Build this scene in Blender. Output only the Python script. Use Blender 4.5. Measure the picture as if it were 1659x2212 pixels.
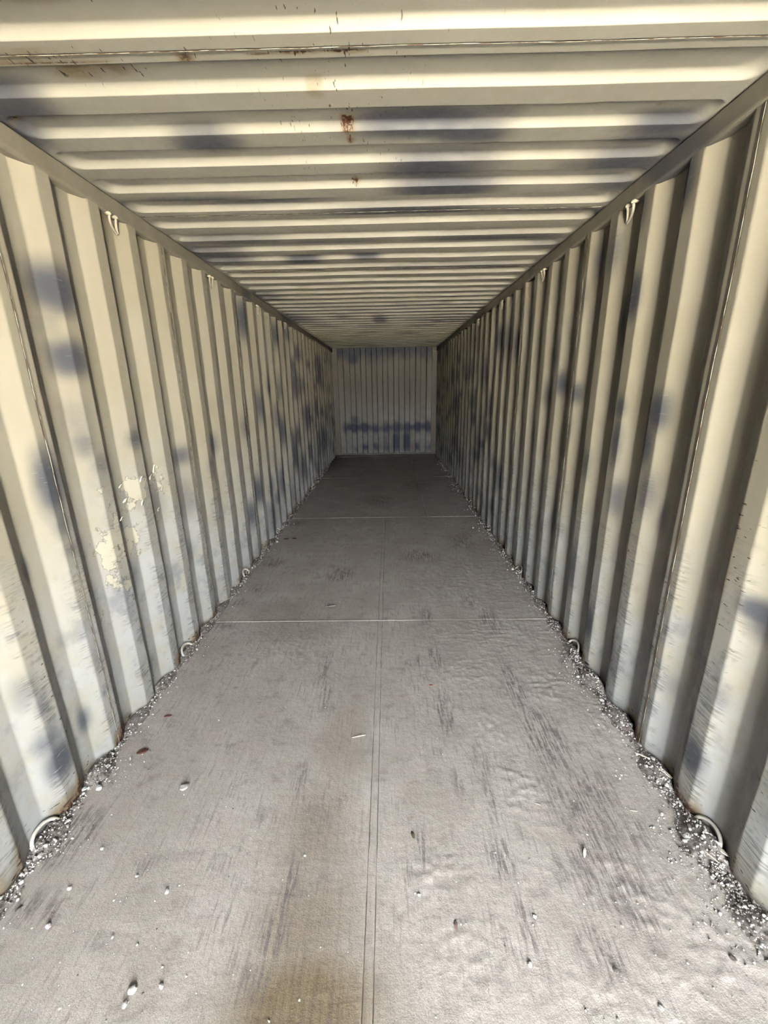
import bpy, math, random
import numpy as np
from mathutils import Matrix, Vector

for o in list(bpy.data.objects):
    bpy.data.objects.remove(o, do_unlink=True)
scene = bpy.context.scene
COL = scene.collection
rng = np.random.default_rng(11)
random.seed(11)

# ---------------------------------------------------------------- camera
FPX, PW, PH = 905.35, 1659.0, 2212.0
YAW, PITCH, ROLL = map(math.radians, (-0.830, 16.534, -0.9685))
CAM = np.array([0.0753, 0.0, 1.5385])
_f = np.array([math.sin(YAW) * math.cos(PITCH), math.cos(YAW) * math.cos(PITCH), -math.sin(PITCH)])
_r0 = np.array([math.cos(YAW), -math.sin(YAW), 0.0])
_u0 = np.cross(_r0, _f)
_r = _r0 * math.cos(ROLL) + _u0 * math.sin(ROLL)
_u = -_r0 * math.sin(ROLL) + _u0 * math.cos(ROLL)
cam = bpy.data.cameras.new('camera')
cam.sensor_fit = 'HORIZONTAL'
cam.sensor_width = 36.0
cam.lens = FPX / PW * 36.0
cam.clip_start = 0.02
cam_o = bpy.data.objects.new('camera', cam)
COL.objects.link(cam_o)
cam_o.matrix_world = Matrix(((_r[0], _u[0], -_f[0], CAM[0]), (_r[1], _u[1], -_f[1], CAM[1]),
                             (_r[2], _u[2], -_f[2], CAM[2]), (0, 0, 0, 1)))
scene.camera = cam_o

# ---------------------------------------------------------------- sky, sun, exposure
world = bpy.data.worlds.new('hazy_sky')
scene.world = world
world.use_nodes = True
wn = world.node_tree
wn.nodes['Background'].inputs['Color'].default_value = (0.93, 0.965, 1.0, 1)
wn.nodes['Background'].inputs['Strength'].default_value = 1.0
sun = bpy.data.lights.new('sun', 'SUN')
sun.energy = 12.0
sun.angle = math.radians(1.5)
sun.color = (1.0, 0.95, 0.87)
sun_o = bpy.data.objects.new('sun', sun)
COL.objects.link(sun_o)
sun_o.location = (6, 8, 14)
sun_o.rotation_euler = Vector((0.60, -0.35, -0.80)).to_track_quat('-Z', 'Y').to_euler()
vs = scene.view_settings
scene.display_settings.display_device = 'sRGB'
vs.view_transform = 'Standard'
vs.look = 'None'
vs.gamma = 1.0
vs.use_curve_mapping = False
vs.exposure = 5.97
try:
    scene.cycles.max_bounces = 3
    scene.cycles.diffuse_bounces = 1
    scene.cycles.glossy_bounces = 1
    scene.cycles.use_denoising = True
    scene.cycles.use_adaptive_sampling = True
    scene.cycles.adaptive_threshold = 0.05
    scene.cycles.sample_clamp_indirect = 6.0
except Exception:
    pass

# ---------------------------------------------------------------- pixel helpers (photo is 1659 x 2212)
def ray(px, py):
    return _f + _r * (px - PW / 2) / FPX - _u * (py - PH / 2) / FPX
def on_x(px, py, X):
    d = ray(px, py); return CAM + d * ((X - CAM[0]) / d[0])
def on_y(px, py, Y):
    d = ray(px, py); return CAM + d * ((Y - CAM[1]) / d[1])
def on_z(px, py, Z=0.0):
    d = ray(px, py); return CAM + d * ((Z - CAM[2]) / d[2])

# ---------------------------------------------------------------- dimensions (a standard 40 ft box)
HW = 1.176            # half clear width between the inner faces of the ribs
Y_DOOR, Y_BACK = -1.945, 10.085
Z_RAIL, Z_ROOF = 2.3126, 2.398
PITCH_W, DEPTH_W = 0.278, 0.036
NOTCH = {-1: 1.8377, 1: 1.5479}      # far edge of one inner flat on the left / right wall
PITCH_R, DEPTH_R = 0.2145, 0.025
ROOF0 = 1.439                        # near edge of one roof corrugation
SEAM = 1.524

# ---------------------------------------------------------------- numpy noise
class Noise:
    def __init__(self, seed):
        self.t = np.random.default_rng(seed).random((256, 256))
    def __call__(self, x, y):
        x = np.asarray(x, float); y = np.asarray(y, float)
        xi = np.floor(x).astype(int); yi = np.floor(y).astype(int)
        fx = x - xi; fy = y - yi
        fx = fx * fx * (3 - 2 * fx); fy = fy * fy * (3 - 2 * fy)
        t = self.t
        a = t[xi % 256, yi % 256]; b = t[(xi + 1) % 256, yi % 256]
        c = t[xi % 256, (yi + 1) % 256]; d = t[(xi + 1) % 256, (yi + 1) % 256]
        return (a * (1 - fx) + b * fx) * (1 - fy) + (c * (1 - fx) + d * fx) * fy
    def fbm(self, x, y, n=4):
        s = 0; amp = 1; tot = 0
        for i in range(n):
            s = s + amp * self(np.asarray(x) * 2 ** i + 17.3 * i, np.asarray(y) * 2 ** i + 9.1 * i)
            tot += amp; amp *= 0.5
        return s / tot
N1, N2, N3 = Noise(1), Noise(2), Noise(3)
def sstep(a, b, x):
    t = np.clip((np.asarray(x, float) - a) / (b - a), 0, 1)
    return t * t * (3 - 2 * t)

# ---------------------------------------------------------------- object helpers
def tag(o, label=None, cat=None, group=None, kind=None):
    if label: o['label'] = label
    if cat: o['category'] = cat
    if group: o['group'] = group
    if kind: o['kind'] = kind
    return o
def link(name, me, mat=None, parent=None):
    o = bpy.data.objects.new(name, me)
    COL.objects.link(o)
    if me is not None and mat is not None:
        for m in (mat if isinstance(mat, (list, tuple)) else [mat]):
            me.materials.append(m)
    if parent is not None: o.parent = parent
    return o
def empty(name, loc=(0, 0, 0)):
    o = bpy.data.objects.new(name, None)
    COL.objects.link(o); o.location = loc; o.empty_display_size = 0.05
    return o
def mesh_of(name, verts, faces, smooth=False, attr=None, mats=None, peel=None):
    me = bpy.data.meshes.new(name)
    me.from_pydata([tuple(map(float, v)) for v in verts], [], [tuple(map(int, f)) for f in faces])
    if smooth is True:
        me.polygons.foreach_set('use_smooth', [True] * len(me.polygons))
    elif smooth is not False:
        me.polygons.foreach_set('use_smooth', [bool(s) for s in smooth])
    if mats is not None:
        me.polygons.foreach_set('material_index', [int(m) for m in mats])
    if attr is not None:
        a = me.color_attributes.new('wear', 'FLOAT_COLOR', 'POINT')
        a.data.foreach_set('color', np.asarray(attr, np.float32).ravel())
    if peel is not None:
        me.attributes.new('peel', 'FLOAT', 'POINT').data.foreach_set('value', np.asarray(peel, np.float32))
    me.update()
    return me
def grid_faces(nu, nv, off=0, flip=False):
    i, j = np.meshgrid(np.arange(nu - 1), np.arange(nv - 1), indexing='ij')
    a = off + i * nv + j; b = a + nv; c = b + 1; d = a + 1
    q = np.stack([a, b, c, d] if not flip else [a, d, c, b], -1).reshape(-1, 4)
    return q
def box_mesh(name, x0, x1, y0, y1, z0, z1, bev=0.0):
    import bmesh
    bm = bmesh.new()
    bmesh.ops.create_cube(bm, size=1.0)
    for v in bm.verts:
        v.co = Vector(((x0 + x1) / 2 + v.co.x * (x1 - x0), (y0 + y1) / 2 + v.co.y * (y1 - y0), (z0 + z1) / 2 + v.co.z * (z1 - z0)))
    if bev: bmesh.ops.bevel(bm, geom=bm.edges[:], offset=bev, segments=2, affect='EDGES', profile=0.5)
    me = bpy.data.meshes.new(name); bm.to_mesh(me); bm.free()
    return me
def tube_mesh(name, pts, radii, seg=8, caps=True):
    pts = [Vector(p) for p in pts]; n = len(pts)
    if not hasattr(radii, '__len__'): radii = [radii] * n
    V = []; F = []
    ref = None
    for i, p in enumerate(pts):
        t = (pts[min(i + 1, n - 1)] - pts[max(i - 1, 0)]).normalized()
        if ref is None:
            ref = t.orthogonal().normalized()
        ref = (ref - t * ref.dot(t)).normalized()
        b = t.cross(ref)
        for s in range(seg):
            a = 2 * math.pi * s / seg
            V.append(p + (ref * math.cos(a) + b * math.sin(a)) * radii[i])
    for i in range(n - 1):
        for s in range(seg):
            s2 = (s + 1) % seg
            F.append((i * seg + s, i * seg + s2, (i + 1) * seg + s2, (i + 1) * seg + s))
    if caps:
        F.append(tuple(range(seg - 1, -1, -1))); F.append(tuple((n - 1) * seg + s for s in range(seg)))
    return mesh_of(name, V, F, True)

# ---------------------------------------------------------------- materials
class NT:
    def __init__(self, name):
        self.m = bpy.data.materials.new(name); self.m.use_nodes = True
        self.t = self.m.node_tree; self.t.nodes.clear()
        self.out = self.n('ShaderNodeOutputMaterial'); self.b = self.n('ShaderNodeBsdfPrincipled')
        self.l(self.b.outputs[0], self.out.inputs[0])
        self.co = self.n('ShaderNodeTexCoord').outputs['Object']
    def n(self, k, **kw):
        nd = self.t.nodes.new(k)
        for a, v in kw.items(): setattr(nd, a, v)
        return nd
    def l(self, a, b): self.t.links.new(a, b)
    def put(self, sock, v):
        if hasattr(v, 'is_output'): self.l(v, sock)
        else: sock.default_value = v
    def mapped(self, scale=(1, 1, 1), rot=(0, 0, 0), loc=(0, 0, 0)):
        m = self.n('ShaderNodeMapping'); self.l(self.co, m.inputs[0])
        m.inputs['Scale'].default_value = scale; m.inputs['Rotation'].default_value = rot; m.inputs['Location'].default_value = loc
        return m.outputs[0]
    def noise(self, scale, detail=3, rough=0.55, vec=None, dist=0.0):
        nd = self.n('ShaderNodeTexNoise')
        nd.inputs['Scale'].default_value = scale; nd.inputs['Detail'].default_value = detail
        nd.inputs['Roughness'].default_value = rough; nd.inputs['Distortion'].default_value = dist
        self.l(vec if vec is not None else self.co, nd.inputs['Vector'])
        return nd.outputs['Fac']
    def voro(self, scale, vec=None):
        nd = self.n('ShaderNodeTexVoronoi'); nd.inputs['Scale'].default_value = scale
        self.l(vec if vec is not None else self.co, nd.inputs['Vector'])
        return nd.outputs['Distance']
    def ramp(self, v, a, b, lo=0.0, hi=1.0):
        nd = self.n('ShaderNodeMapRange'); nd.interpolation_type = 'SMOOTHSTEP'
        self.put(nd.inputs['Value'], v)
        nd.inputs['From Min'].default_value = a; nd.inputs['From Max'].default_value = b
        nd.inputs['To Min'].default_value = lo; nd.inputs['To Max'].default_value = hi
        return nd.outputs[0]
    def math(self, op, a, b=0.0, clamp=False):
        nd = self.n('ShaderNodeMath', operation=op); nd.use_clamp = clamp
        self.put(nd.inputs[0], a); self.put(nd.inputs[1], b)
        return nd.outputs[0]
    def mix(self, fac, a, b):
        nd = self.n('ShaderNodeMix', data_type='RGBA')
        self.put(nd.inputs[0], fac)
        for s, v in ((6, a), (7, b)):
            if isinstance(v, tuple): v = tuple(v) + ((1,) if len(v) == 3 else ())
            self.put(nd.inputs[s], v)
        return nd.outputs[2]
    def wear(self):
        a = self.n('ShaderNodeAttribute'); a.attribute_name = 'wear'
        s = self.n('ShaderNodeSeparateColor'); self.l(a.outputs['Color'], s.inputs[0])
        return s.outputs[0], s.outputs[1], s.outputs[2], a.outputs['Alpha']
    def bump(self, h, strength=0.3, dist=0.002, normal=None):
        nd = self.n('ShaderNodeBump'); nd.inputs['Strength'].default_value = strength; nd.inputs['Distance'].default_value = dist
        self.l(h, nd.inputs['Height'])
        if normal is not None: self.l(normal, nd.inputs['Normal'])
        return nd.outputs[0]
    def tone(self, c, k):
        nd = self.n('ShaderNodeVectorMath', operation='SCALE'); self.l(c, nd.inputs[0]); nd.inputs['Scale'].default_value = k
        return nd.outputs[0]
    def done(self, color, rough=0.5, normal=None, metal=0.0, spec=0.4):
        self.put(self.b.inputs['Base Color'], color if not isinstance(color, tuple) else color + (1,))
        self.put(self.b.inputs['Roughness'], rough)
        self.b.inputs['Metallic'].default_value = metal
        self.b.inputs['Specular IOR Level'].default_value = spec
        if normal is not None: self.l(normal, self.b.inputs['Normal'])
        return self.m

CREAM, CREAM2 = (0.315, 0.285, 0.212), (0.345, 0.315, 0.245)
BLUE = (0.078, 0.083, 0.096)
def paint_material(name, base, base2, streak_axis, blue=BLUE):
    """wear: R overspray blotch, G whitish rub, B rust and brown stain, A scraped inner flat; peel: flaking film"""
    t = NT(name)
    R, G, B, A = t.wear()
    mid = t.noise(7, 4, 0.65)
    fine = t.noise(34, 3, 0.6)
    col = t.mix(t.ramp(t.noise(1.6, 2), 0.35, 0.65), base, base2)
    # whitish rubbed / dusty film, mottled with grey
    g = t.math('MULTIPLY', G, t.ramp(mid, 0.30, 0.62, 0.35, 1.0))
    col = t.mix(g, col, (0.37, 0.375, 0.37))
    mot = t.math('MULTIPLY', t.math('MULTIPLY', t.ramp(t.noise(4.2, 4, 0.7), 0.50, 0.68), G), 0.75)
    col = t.mix(mot, col, (0.19, 0.20, 0.215))
    # blue grey overspray
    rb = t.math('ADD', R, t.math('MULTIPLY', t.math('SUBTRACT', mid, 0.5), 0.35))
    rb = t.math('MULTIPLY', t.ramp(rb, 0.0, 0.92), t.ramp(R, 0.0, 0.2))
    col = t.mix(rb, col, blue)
    if streak_axis == 'y':
        # film that flaked away in crisp patches
        pa = t.n('ShaderNodeAttribute'); pa.attribute_name = 'peel'
        pl = t.math('ADD', t.math('MULTIPLY', pa.outputs['Fac'], 0.30), t.noise(13, 5, 0.6))
        pm = t.math('MULTIPLY', t.ramp(pl, 0.735, 0.75), t.ramp(pa.outputs['Fac'], 0.02, 0.2))
        rim = t.math('MULTIPLY', t.ramp(pl, 0.715, 0.73), t.ramp(pa.outputs['Fac'], 0.02, 0.2))
        col = t.mix(t.math('MULTIPLY', rim, 0.75), col, (0.12, 0.115, 0.10))
        col = t.mix(pm, col, (0.44, 0.415, 0.335))
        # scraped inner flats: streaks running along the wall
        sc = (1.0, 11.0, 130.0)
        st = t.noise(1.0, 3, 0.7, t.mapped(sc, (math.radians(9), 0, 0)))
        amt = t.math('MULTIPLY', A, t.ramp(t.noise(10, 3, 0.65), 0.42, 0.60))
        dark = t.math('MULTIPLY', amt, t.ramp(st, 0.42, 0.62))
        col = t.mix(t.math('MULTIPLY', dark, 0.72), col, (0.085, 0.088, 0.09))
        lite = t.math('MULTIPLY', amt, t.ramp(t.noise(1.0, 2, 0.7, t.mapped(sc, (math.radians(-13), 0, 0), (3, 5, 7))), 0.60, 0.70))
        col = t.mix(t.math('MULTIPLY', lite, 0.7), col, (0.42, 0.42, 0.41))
    # brown stain, small rust ticks, rust spots
    halo = t.math('MULTIPLY', t.ramp(mid, 0.34, 0.60, 0.25, 1.0), t.ramp(B, 0.28, 0.75, 0.0, 0.8))
    col = t.mix(halo, col, (0.17, 0.115, 0.045))
    tick = t.noise(1.0, 2, 0.6, t.mapped((20, 26, 95) if streak_axis == 'y' else (95, 22, 30), (math.radians(20), 0, 0)))
    tk = t.math('MULTIPLY', t.ramp(t.math('ADD', tick, t.math('MULTIPLY', B, 0.10)), 0.70, 0.73), t.ramp(B, 0.03, 0.3))
    col = t.mix(tk, col, (0.028, 0.013, 0.007))
    rust = t.math('MULTIPLY', t.ramp(B, 0.72, 0.92), t.ramp(t.noise(75, 3, 0.6), 0.42, 0.50))
    col = t.mix(rust, col, (0.050, 0.014, 0.005))
    bump = t.bump(fine, 0.10, 0.002)
    return t.done(t.tone(col, 0.78), t.ramp(fine, 0.3, 0.7, 0.45, 0.62), bump, 0.0, 0.25)
M_WALL = paint_material('cream_wall_paint', CREAM, CREAM2, 'y')
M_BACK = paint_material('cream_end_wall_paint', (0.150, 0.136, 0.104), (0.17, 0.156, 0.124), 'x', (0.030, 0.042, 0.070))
M_ROOF = paint_material('white_roof_paint', (0.31, 0.292, 0.24), (0.335, 0.32, 0.27), 'x')

def simple(name, c1, c2, scale=30, rough=0.6, bump=0.2, dist=0.001, metal=0.0, spec=0.4):
    t = NT(name)
    col = t.mix(t.ramp(t.noise(scale, 4), 0.35, 0.65), c1, c2)
    return t.done(col, rough, t.bump(t.noise(scale * 2, 3), bump, dist), metal, spec)
def rail_material():
    t = NT('rail_paint')
    c = t.mix(t.ramp(t.noise(9, 3), 0.35, 0.65), (0.20, 0.182, 0.135), (0.235, 0.215, 0.165))
    c = t.mix(t.ramp(t.noise(1.3, 3), 0.56, 0.66, 0, 0.8), c, BLUE)
    return t.done(t.tone(c, 0.78), 0.5, t.bump(t.noise(18, 3), 0.2, 0.001))
M_RAIL = rail_material()
M_WELD = NT('weld_paint')
def _weld():
    t = M_WELD
    c = t.mix(t.ramp(t.noise(25, 3), 0.44, 0.58), (0.36, 0.33, 0.26), (0.07, 0.035, 0.018))
    return t.done(c, 0.45, t.bump(t.noise(300, 2), 0.5, 0.001))
M_WELD = _weld()
M_RING = simple('painted_rod', (0.45, 0.425, 0.36), (0.49, 0.47, 0.41), 60, 0.42)
M_RING_TOP = simple('cream_painted_rod', (0.29, 0.262, 0.20), (0.33, 0.305, 0.245), 60, 0.42)
M_PEEL = simple('peeled_paint', (0.68, 0.65, 0.54), (0.74, 0.71, 0.62), 40, 0.5)
M_SUB = simple('dark_subfloor', (0.05, 0.04, 0.03), (0.07, 0.06, 0.05), 10, 0.8)
M_STEEL = simple('dusty_steel_strip', (0.27, 0.24, 0.21), (0.36, 0.33, 0.30), 25, 0.7)
M_GROUND = simple('pale_concrete', (0.37, 0.335, 0.275), (0.43, 0.395, 0.33), 2, 0.9)

def floor_material():
    """wear: R scraped bare streaks, G brown tint, B crust"""
    t = NT('dusty_plywood')
    R, G, B, A = t.wear()
    pat = t.noise(3, 4, 0.6)
    grain = t.noise(330, 2, 0.6)
    lump = t.noise(46, 4, 0.65)
    dust = t.mix(t.ramp(pat, 0.3, 0.7), (0.425, 0.378, 0.332), (0.525, 0.475, 0.425))
    dust = t.mix(t.ramp(grain, 0.40, 0.72, 0, 0.38), dust, (0.19, 0.168, 0.148))
    dust = t.mix(t.math('MULTIPLY', B, t.ramp(lump, 0.45, 0.7)), dust, (0.58, 0.53, 0.48))
    st = t.noise(1.0, 4, 0.72, t.mapped((85, 7.5, 1), (0, 0, math.radians(4))))
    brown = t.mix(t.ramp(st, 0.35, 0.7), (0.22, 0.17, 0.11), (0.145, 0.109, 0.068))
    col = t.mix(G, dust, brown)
    s = t.math('MULTIPLY', t.ramp(R, 0.05, 0.75), t.ramp(st, 0.44, 0.57))
    s = t.math('MULTIPLY', s, t.ramp(lump, 0.30, 0.58, 0.25, 1.0))
    col = t.mix(t.math('MULTIPLY', s, 0.80), col, (0.155, 0.130, 0.130))
    faint = t.math('MULTIPLY', t.ramp(st, 0.50, 0.68), t.ramp(pat, 0.38, 0.60, 0.08, 0.55))
    col = t.mix(faint, col, (0.19, 0.163, 0.148))
    smud = t.math('MULTIPLY', t.ramp(t.noise(1.0, 4, 0.7, t.mapped((10, 13, 1), (0, 0, 0), (2, 9, 0))), 0.52, 0.70), 0.42)
    col = t.mix(smud, col, (0.20, 0.175, 0.16))
    cross = t.noise(1.0, 4, 0.65, t.mapped((9, 34, 1)))
    h = t.math('ADD', t.math('ADD', lump, t.math('MULTIPLY', grain, 0.25)), t.math('MULTIPLY', cross, 0.5))
    n1 = t.bump(h, 0.46, 0.006)
    return t.done(t.tone(col, 0.84), 0.92, n1, 0.0, 0.12)
M_FLOOR = floor_material()
M_DRIFT = simple('loose_dust', (0.13, 0.112, 0.098), (0.27, 0.245, 0.22), 60, 0.95, 0.6, 0.004, 0, 0.1)
M_STONE = [simple('pale_pebble', (0.42, 0.40, 0.37), (0.52, 0.50, 0.47), 120, 0.8),
           simple('grey_pebble', (0.30, 0.28, 0.26), (0.40, 0.38, 0.35), 120, 0.85),
           simple('dark_pebble', (0.10, 0.085, 0.075), (0.16, 0.14, 0.12), 120, 0.85)]
M_BARK = simple('red_brown_bark', (0.06, 0.022, 0.018), (0.10, 0.04, 0.03), 150, 0.8)
M_WOOD = simple('pale_splinter', (0.50, 0.44, 0.35), (0.62, 0.56, 0.47), 90, 0.75)
M_LEAF = simple('dry_olive_leaf', (0.07, 0.07, 0.04), (0.11, 0.10, 0.06), 80, 0.7)
M_PLUM = simple('dry_plum_leaf', (0.15, 0.10, 0.095), (0.20, 0.14, 0.13), 80, 0.7)
M_RED = simple('red_flake', (0.30, 0.06, 0.05), (0.36, 0.10, 0.08), 80, 0.6)
M_WHITE = simple('white_flake', (0.70, 0.70, 0.68), (0.78, 0.78, 0.76), 80, 0.6)
M_BLACK = simple('black_rubber_scrap', (0.012, 0.012, 0.013), (0.03, 0.03, 0.03), 80, 0.5)

# ---------------------------------------------------------------- stains given by their place in the photo
def blob(P, c, r, s=1.0, hard=0.1, power=2.4):
    """soft patch on points P (n,2), centre c, radii r (metres)"""
    d = (np.abs((P[:, 0] - c[0]) / r[0]) ** power + np.abs((P[:, 1] - c[1]) / r[1]) ** power) ** (1 / power)
    return s * (1 - sstep(hard, 1.45, d))
# (px, py, half length along wall, half height, strength)
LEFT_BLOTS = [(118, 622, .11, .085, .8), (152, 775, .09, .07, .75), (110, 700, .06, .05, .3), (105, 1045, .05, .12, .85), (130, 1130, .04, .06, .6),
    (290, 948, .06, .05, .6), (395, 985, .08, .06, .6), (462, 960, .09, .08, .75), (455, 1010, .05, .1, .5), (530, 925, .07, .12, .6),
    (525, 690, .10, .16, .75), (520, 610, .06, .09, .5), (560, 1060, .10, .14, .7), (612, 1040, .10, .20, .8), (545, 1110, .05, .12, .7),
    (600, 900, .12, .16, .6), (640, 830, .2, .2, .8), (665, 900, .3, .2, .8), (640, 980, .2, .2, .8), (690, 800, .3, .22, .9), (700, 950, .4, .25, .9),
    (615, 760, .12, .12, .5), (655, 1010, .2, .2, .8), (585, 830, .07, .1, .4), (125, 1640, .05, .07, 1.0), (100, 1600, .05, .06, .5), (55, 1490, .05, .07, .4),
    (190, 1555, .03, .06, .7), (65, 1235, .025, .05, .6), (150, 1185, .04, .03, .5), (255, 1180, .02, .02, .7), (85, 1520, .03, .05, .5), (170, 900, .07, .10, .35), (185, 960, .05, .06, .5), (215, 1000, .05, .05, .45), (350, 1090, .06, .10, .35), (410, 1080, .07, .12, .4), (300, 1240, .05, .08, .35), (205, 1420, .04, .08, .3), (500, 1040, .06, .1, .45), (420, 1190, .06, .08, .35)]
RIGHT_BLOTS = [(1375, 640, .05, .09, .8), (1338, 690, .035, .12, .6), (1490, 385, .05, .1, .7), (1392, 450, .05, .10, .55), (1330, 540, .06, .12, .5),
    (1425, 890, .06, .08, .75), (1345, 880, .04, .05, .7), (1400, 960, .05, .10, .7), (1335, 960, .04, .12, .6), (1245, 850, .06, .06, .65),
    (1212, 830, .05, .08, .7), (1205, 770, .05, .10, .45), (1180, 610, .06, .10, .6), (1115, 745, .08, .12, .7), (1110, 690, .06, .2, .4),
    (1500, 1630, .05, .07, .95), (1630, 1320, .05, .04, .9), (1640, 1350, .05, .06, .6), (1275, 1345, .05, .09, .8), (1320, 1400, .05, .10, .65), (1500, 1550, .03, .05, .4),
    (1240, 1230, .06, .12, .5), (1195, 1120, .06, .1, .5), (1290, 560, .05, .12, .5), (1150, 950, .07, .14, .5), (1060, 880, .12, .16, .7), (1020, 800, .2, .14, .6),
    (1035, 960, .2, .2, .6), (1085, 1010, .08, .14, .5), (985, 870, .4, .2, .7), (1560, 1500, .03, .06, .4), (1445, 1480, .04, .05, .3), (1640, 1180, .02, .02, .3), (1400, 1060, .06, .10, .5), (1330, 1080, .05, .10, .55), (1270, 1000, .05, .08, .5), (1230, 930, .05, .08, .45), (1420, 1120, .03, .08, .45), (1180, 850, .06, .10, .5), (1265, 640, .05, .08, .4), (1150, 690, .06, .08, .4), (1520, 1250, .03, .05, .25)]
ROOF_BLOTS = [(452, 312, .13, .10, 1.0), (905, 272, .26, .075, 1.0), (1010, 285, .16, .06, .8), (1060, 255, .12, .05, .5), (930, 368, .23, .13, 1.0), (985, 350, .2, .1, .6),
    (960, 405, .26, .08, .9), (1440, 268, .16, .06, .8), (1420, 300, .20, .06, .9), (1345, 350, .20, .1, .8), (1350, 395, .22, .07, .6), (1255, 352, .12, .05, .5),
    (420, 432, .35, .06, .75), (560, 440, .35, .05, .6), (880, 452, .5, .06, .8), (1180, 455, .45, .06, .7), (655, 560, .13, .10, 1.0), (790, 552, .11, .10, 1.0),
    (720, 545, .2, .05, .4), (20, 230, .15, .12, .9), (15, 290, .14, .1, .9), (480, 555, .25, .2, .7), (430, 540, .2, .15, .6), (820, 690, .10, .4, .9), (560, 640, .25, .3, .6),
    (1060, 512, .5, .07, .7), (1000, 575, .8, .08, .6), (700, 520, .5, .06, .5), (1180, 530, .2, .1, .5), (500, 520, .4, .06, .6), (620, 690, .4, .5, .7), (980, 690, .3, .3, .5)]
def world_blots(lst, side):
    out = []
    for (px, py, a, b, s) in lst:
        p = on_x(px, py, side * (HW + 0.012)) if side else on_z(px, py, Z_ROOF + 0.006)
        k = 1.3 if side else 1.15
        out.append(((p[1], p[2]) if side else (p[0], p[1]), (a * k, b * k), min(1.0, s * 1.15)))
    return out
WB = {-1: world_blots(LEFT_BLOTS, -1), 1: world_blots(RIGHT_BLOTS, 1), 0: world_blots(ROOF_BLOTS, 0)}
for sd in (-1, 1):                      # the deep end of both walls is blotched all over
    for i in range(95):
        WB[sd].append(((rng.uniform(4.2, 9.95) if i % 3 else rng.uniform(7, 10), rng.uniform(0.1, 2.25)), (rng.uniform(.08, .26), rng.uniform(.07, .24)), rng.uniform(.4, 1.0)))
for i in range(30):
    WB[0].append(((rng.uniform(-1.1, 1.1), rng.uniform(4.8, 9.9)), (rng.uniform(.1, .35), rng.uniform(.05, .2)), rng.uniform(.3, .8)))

# ---------------------------------------------------------------- corrugated profile
def wall_profile(side, y0, y1):
    n0 = NOTCH[side]
    k0 = int(math.floor((y0 - n0) / PITCH_W)) - 1
    k1 = int(math.ceil((y1 - n0) / PITCH_W)) + 1
    C = []
    for k in range(k0, k1 + 1):
        n = n0 + k * PITCH_W
        C += [(n - .072, 0.0), (n, 0.0), (n + .068, DEPTH_W), (n + .138, DEPTH_W)]
    pts = []
    r = 0.0055
    for i in range(1, len(C) - 1):
        p = np.array(C[i]); a = np.array(C[i - 1]); b = np.array(C[i + 1])
        ua = (a - p) / np.linalg.norm(a - p); ub = (b - p) / np.linalg.norm(b - p)
        A = p + ua * r; Bp = p + ub * r
        for s in (0, .33, .67, 1):
            pts.append(tuple((1 - s) ** 2 * A + 2 * s * (1 - s) * p + s * s * Bp) + (s < 1,))
        nb = b - ub * r * 0 - (b - p) / np.linalg.norm(b - p) * r
        for s in (.25, .5, .75):
            pts.append(tuple(Bp + (nb - Bp) * s) + (False,))
    pts = [q for q in pts]
    ys = np.array([q[0] for q in pts]); ds = np.array([q[1] for q in pts])
    keep = [(y0, float(np.interp(y0, ys, ds)), False)]
    keep += [q for q in pts if y0 + .0005 < q[0] < y1 - .0005]
    keep.append((y1, float(np.interp(y1, ys, ds)), False))
    return keep
def wall_depth(side, y):
    ph = (np.asarray(y, float) - NOTCH[side]) % PITCH_W
    return np.interp(ph, [0, .068, .138, .206, .278], [0, DEPTH_W, DEPTH_W, 0, 0])

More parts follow.
